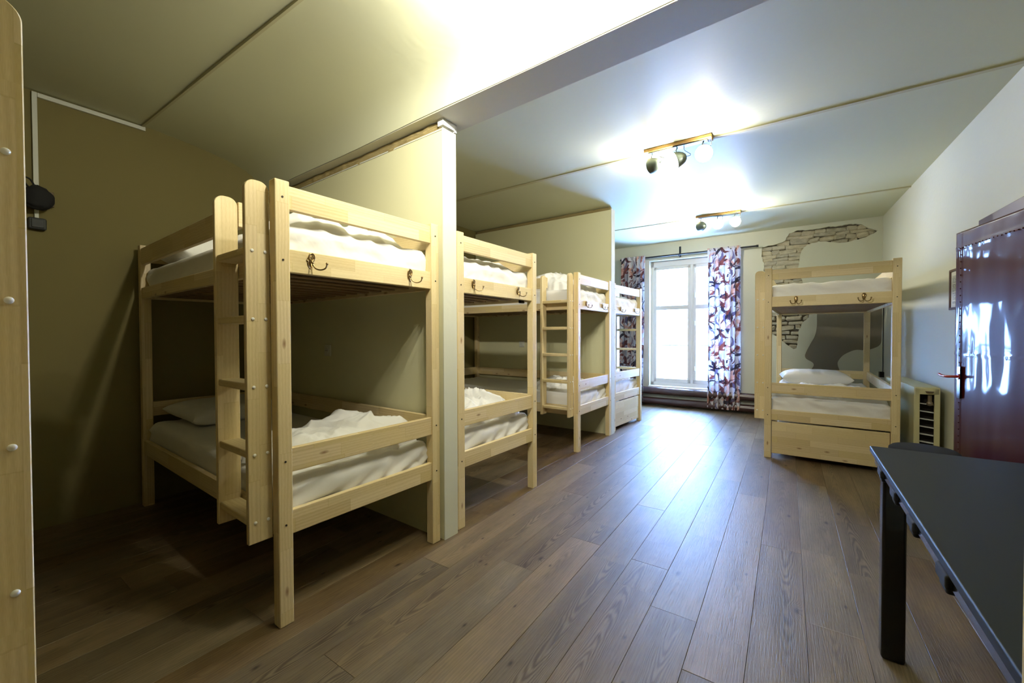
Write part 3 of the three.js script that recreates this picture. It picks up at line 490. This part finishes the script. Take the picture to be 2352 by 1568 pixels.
// ------------------------------------------------------------------ right side: door, notice, radiator, table, stool, locker
{ // clad door standing ajar
  const w = 0.86, h = 1.79, zh = -2.91, xh = wallX(zh) - 0.02, o = new THREE.Group(); o.name = 'door_1'; o.userData.kind = 'structure'; o.position.set(xh, 0.015, zh); o.rotation.y = 10.3 * deg; scene.add(o);
  // leaf along -z from the hinge; sheet metal with folds, seams and dents
  const g = new THREE.BoxGeometry(0.045, h, w, 4, 150, 90).translate(-0.0225, h / 2, -w / 2), p = g.attributes.position;
  for (let i = 0; i < p.count; i++) {
    const x = p.getX(i), y = p.getY(i), z = p.getZ(i); if (x > -0.03) continue;
    const inner = sst(w / 2 - Math.abs(z + w / 2), 0.005, 0.03) * sst(h - y, 0.005, 0.03);
    const seam = Math.exp(-Math.pow((y - 1.03 + 0.004 * noise(z * 20)) / 0.006, 2)) + Math.exp(-Math.pow((y - (h - 0.1)) / 0.006, 2)) + Math.exp(-Math.pow((z + w - 0.055) / 0.005, 2));
    const dent = 0.005 * noise(z * 4, y * 1.3, 1) + 0.0032 * noise(z * 10, y * 2.6, 4) + 0.0002 * noise(z * 24, y * 10, 7);
    p.setX(i, x - 0.004 * seam + dent * inner);
  }
  const s = smooth(g); mesh('leaf', s, M.maroon, o);
  const nails = []; for (let i = 0; i < 26; i++) nails.push(new THREE.SphereGeometry(0.004, 8, 6).translate(-0.048, h - 0.1 + 0.002 * noise(i), -0.03 - i * 0.0315)); for (let i = 0; i < 40; i++) nails.push(new THREE.SphereGeometry(0.004, 8, 6).translate(-0.048, 0.05 + i * 0.042, -w + 0.055));
  mesh('nail_row', join(nails), M.maroon, o);
  mesh('lock_plate', bx(0.008, 0.2, 0.035, 0.002), M.black, o).position.set(-0.052, 0.85, -w + 0.065);
  mesh('handle', join([tube([[-0.05, 0.885, -w + 0.065], [-0.085, 0.885, -w + 0.063], [-0.1, 0.883, -w + 0.04], [-0.1, 0.885, -w - 0.02], [-0.098, 0.89, -w - 0.05]], 0.008, 30, 10), new THREE.CylinderGeometry(0.017, 0.017, 0.012, 16).rotateZ(Math.PI / 2).translate(-0.056, 0.885, -w + 0.065)]), M.handle, o);
  const f = struct('trim_4'); f.position.set(1.0, 0, ZW); f.rotation.y = Math.atan(0.0259);
  for (const [a, b, c, d] of [[2.98, 3.2, 0, 1.92], [4.08, 4.24, 0, 1.92], [2.98, 4.24, 1.81, 1.92]]) { const m = mesh('casing', bx(0.03, d - c, b - a, 0.004), M.casing, f); m.position.set(-0.014, (c + d) / 2, (a + b) / 2); }
}
{
  const z = -4.42, o = thing('notice', 'framed printed notice in dark red frame on the wall beside the door', 'notice', [wallX(z) - 0.002, 1.508, z], Math.atan(0.0259));
  for (const s of [-1, 1]) { mesh('frame', bx(0.018, 0.31, 0.018, 0.003), M.casing, o).position.set(-0.009, 0, s * 0.137); mesh('frame', bx(0.018, 0.018, 0.29, 0.003), M.casing, o).position.set(-0.009, s * 0.146, 0); }
  const pg = new THREE.BoxGeometry(0.004, 0.28, 0.262); mesh('sheet', pg, M.paper, o).position.set(-0.007, 0, 0);
}
{ // radiator with open end grille
  const z = -5.1, o = thing('radiator', 'cream painted radiator with a slatted dark end, beside the right bunk', 'radiator', [wallX(z) - 0.125, 0, z], Math.atan(0.0259));
  const D = 0.14, h0 = 0.13, h1 = 0.73, L = 1.0, zf = L / 2;
  mesh('front_panel', bx(0.014, h1 - h0, L, 0.004), M.heater, o).position.set(-D / 2, (h0 + h1) / 2, 0);
  mesh('back_panel', bx(0.014, h1 - h0, L, 0.004), M.heater, o).position.set(D / 2, (h0 + h1) / 2, 0);
  mesh('top_panel', bx(D + 0.014, 0.012, L, 0.004), M.heater, o).position.set(0, h1, 0);
  mesh('core', bx(D - 0.02, h1 - h0 - 0.04, L - 0.1, 0.004), M.dark, o).position.set(0, (h0 + h1) / 2, -0.04);
  for (const s of [-1, 1]) mesh('end_frame', bx(s < 0 ? 0.03 : 0.034, h1 - h0, 0.012, 0.003), M.heater, o).position.set(s * (D / 2 - 0.012), (h0 + h1) / 2, zf);
  mesh('end_frame', bx(D, 0.05, 0.012, 0.003), M.heater, o).position.set(0, h1 - 0.026, zf);
  for (let i = 0; i < 8; i++) { const m = mesh('fin', bx(D - 0.03, 0.005, 0.05, 0.001), M.cap, o); m.position.set(0, h0 + 0.035 + i * 0.062, zf - 0.03); m.rotation.z = -0.12; }
  for (const e of [-0.4, 0.4]) mesh('foot', bx(0.06, 0.13, 0.04, 0.004), M.heater, o).position.set(0, 0.065, e);
  mesh('valve', join([new THREE.CylinderGeometry(0.012, 0.012, 0.07, 12).translate(0.01, h1 - 0.09, zf + 0.02), new THREE.CylinderGeometry(0.026, 0.02, 0.014, 16).translate(0.01, h1 - 0.03, zf + 0.02), new THREE.SphereGeometry(0.02, 12, 8).translate(0.01, h1 - 0.12, zf + 0.02)]), M.iron, o);
}
{ // small black socket box with a cord at the far corner
  const z = -6.85, o = thing('wall_socket', 'small black socket box with a cord low in the far right corner', 'socket', [wallX(z) - 0.002, 0.66, z], Math.atan(0.0259));
  mesh('box', bx(0.045, 0.07, 0.075, 0.006), M.black, o).position.set(-0.022, 0, 0);
  mesh('cord', new THREE.CylinderGeometry(0.006, 0.006, 1.2, 8), M.grey, o).position.set(-0.008, 0.63, 0);
}
function whiteSocket(label, x, y, z, turn) { const o = thing('wall_socket', label, 'socket', [x, y, z], turn); mesh('plate', bx(0.082, 0.082, 0.011, 0.004), M.plastic, o).position.z = 0.0055; mesh('insert', new THREE.CylinderGeometry(0.021, 0.023, 0.008, 24).rotateX(Math.PI / 2), M.plastic, o).position.z = 0.013; for (const s of [-1, 1]) mesh('pin_hole', new THREE.CylinderGeometry(0.0026, 0.0026, 0.003, 10).rotateX(Math.PI / 2), M.bolt, o).position.set(s * 0.0095, 0, 0.0165); return o; }
whiteSocket('white wall socket on the first partition above the nearest lower bunk', -2.82, 1.06, -1.706 + 0.036 * (-2.82 + 1.622) + 0.0, -Math.atan(0.036));
whiteSocket('white wall socket on the far partition, seen through the second bunk', -2.95, 1.05, -4.6 + 0.012 * (-2.95 + 1.71), -Math.atan(0.012));
{ const m = single('adapter', bx(0.028, 0.07, 0.05, 0.006), M.black, 'small black adapter hanging inside the upper side rail of the second bunk', 'adapter'); onBed('B', m, 0.828, 0.11, 1.45); }
{ // table
  const o = thing('table', 'black lacquered table in the right foreground', 'table', [0.625, 0, -1.38], -0.015);
  const w = 0.72, L = 1.56, h = 0.72, x0 = -w / 2, z0 = -L / 2;
  mesh('tabletop', bx(w, 0.022, L, 0.004), M.tableTop, o).position.set(0, h - 0.011, 0);
  for (const s of [-1, 1]) mesh('apron', bx(0.018, 0.038, L - 0.08, 0.003), M.black, o).position.set(s * (w / 2 - 0.02), h - 0.041, 0);
  for (const s of [-1, 1]) mesh('apron', bx(w - 0.08, 0.038, 0.018, 0.003), M.black, o).position.set(0, h - 0.041, s * (L / 2 - 0.03));
  for (const s of [-1, 1]) for (const z of [-0.56, -0.32, -0.08, 0.2]) { const m = mesh('bracket', join([bx(0.03, 0.03, 0.075, 0.006).clone().translate(0, 0, 0), bx(0.022, 0.03, 0.05, 0.006).clone().translate(0, -0.014, 0)]), M.blackSoft, o); m.position.set(s * (w / 2 - 0.016), h - 0.046, z); }
  for (const sx of [-1, 1]) for (const sz of [-1, 1]) mesh('leg', bx(0.066, h - 0.024, 0.06, 0.01), M.black, o).position.set(sx * (w / 2 - 0.045), (h - 0.024) / 2, sz * (L / 2 - 0.19));
}
{ // stool behind the table
  const o = thing('stool', 'black padded stool behind the table, before the radiator', 'stool', [0.72, 0, -3.6]);
  mesh('seat', new THREE.LatheGeometry([[0, 0.45], [0.11, 0.449], [0.15, 0.442], [0.164, 0.43], [0.166, 0.415], [0.158, 0.402], [0, 0.4]].map((p) => new THREE.Vector2(...p)), 40), M.blackSoft, o);
  for (let i = 0; i < 4; i++) { const a = i * Math.PI / 2 + 0.78; mesh('leg', tube([[Math.cos(a) * 0.1, 0.405, Math.sin(a) * 0.1], [Math.cos(a) * 0.13, 0.2, Math.sin(a) * 0.13], [Math.cos(a) * 0.155, 0.0, Math.sin(a) * 0.155]], 0.011, 10, 10), M.black, o); }
  const ring = mesh('foot_ring', new THREE.TorusGeometry(0.132, 0.006, 8, 40).rotateX(Math.PI / 2), M.black, o); ring.position.y = 0.18;
}
{ // pale wardrobe whose front edge shows at the right border
  const o = thing('wardrobe', 'pale wooden wardrobe whose edge shows at the right border', 'wardrobe', [0.172, 0, -0.545]);
  for (const [n, w, h, d, x, y, z] of [['side_panel', 0.55, 1.9, 0.02, 0.275, 0.95, 0.01], ['side_panel', 0.55, 1.9, 0.02, 0.275, 0.95, 0.69], ['back_panel', 0.012, 1.88, 0.66, 0.54, 0.95, 0.35], ['top_panel', 0.53, 0.02, 0.66, 0.265, 1.89, 0.35], ['bottom_panel', 0.53, 0.02, 0.66, 0.265, 0.07, 0.35], ['door', 0.018, 1.8, 0.327, 0.008, 0.97, 0.185], ['door', 0.018, 1.8, 0.327, 0.008, 0.97, 0.517]]) mesh(n, bx(w, h, d, 0.003), M.pine[1], o).position.set(x, y, z);
}

// ------------------------------------------------------------------ left wall: cable duct, bag on a hook board, control box
{
  const o = thing('cable_duct', 'thin pale cable duct along the ceiling edge and down the left wall', 'cable duct', [XL, 0, -0.45]);
  mesh('duct', bx(0.016, 0.026, 0.5, 0.002), M.plastic, o).position.set(0.008, 2.622, -0.262);
  mesh('duct', bx(0.016, 0.62, 0.022, 0.002), M.plastic, o).position.set(0.008, 2.325, 0);
  mesh('duct', bx(0.012, 0.1, 0.018, 0.002), M.plastic, o).position.set(0.006, 1.9, 0.0);
  const b = thing('control_box', 'small dark grey box at the foot of the duct on the left wall', 'box', [XL, 1.846, -0.45]);
  mesh('case', bx(0.04, 0.07, 0.075, 0.01), M.grey, b).position.set(0.02, 0, 0); mesh('cover', bx(0.008, 0.05, 0.052, 0.004), M.grey, b).position.set(0.042, 0, 0);
  const w = thing('hook_board', 'small brown wooden board on the left wall behind the bag', 'board', [XL, 1.995, -0.445]);
  mesh('board', bx(0.016, 0.09, 0.15, 0.003), M.board, w).position.set(0.024, 0.01, 0); mesh('hook', tube([[0.03, 0.02, 0.02], [0.06, 0.015, 0.02], [0.07, 0.03, 0.02]], 0.004, 10, 6), M.rod, w);
  const k = thing('bag', 'black cloth bag with a loop strap hanging high on the left wall', 'bag', [XL + 0.075, 1.992, -0.447]);
  const g = new THREE.SphereGeometry(1, 40, 28), p = g.attributes.position;
  for (let i = 0; i < p.count; i++) { const x = p.getX(i), y = p.getY(i), z = p.getZ(i), t = y > 0 ? 1 - 0.45 * y * y : 1, n = 1 + 0.16 * fbm(x * 2 + 4, y * 2, z * 2, 3); p.setXYZ(i, x * 0.04 * n, Math.sign(y) * Math.pow(Math.abs(y), 0.7) * 0.072 * n, z * 0.066 * t * n); }
  mesh('body', smooth(g), M.blackSoft, k);
  mesh('loop_strap', tube([[-0.01, 0.04, 0.02], [-0.01, 0.075, 0.045], [-0.01, 0.108, 0.05], [-0.01, 0.105, 0.03], [-0.01, 0.07, 0.01], [-0.01, 0.045, 0.0]], 0.0045, 40, 8), M.blackSoft, k);
}
scene.traverse((o) => { if (o.isMesh) { o.castShadow = true; o.receiveShadow = true; } });
renderer.render(scene, camera);
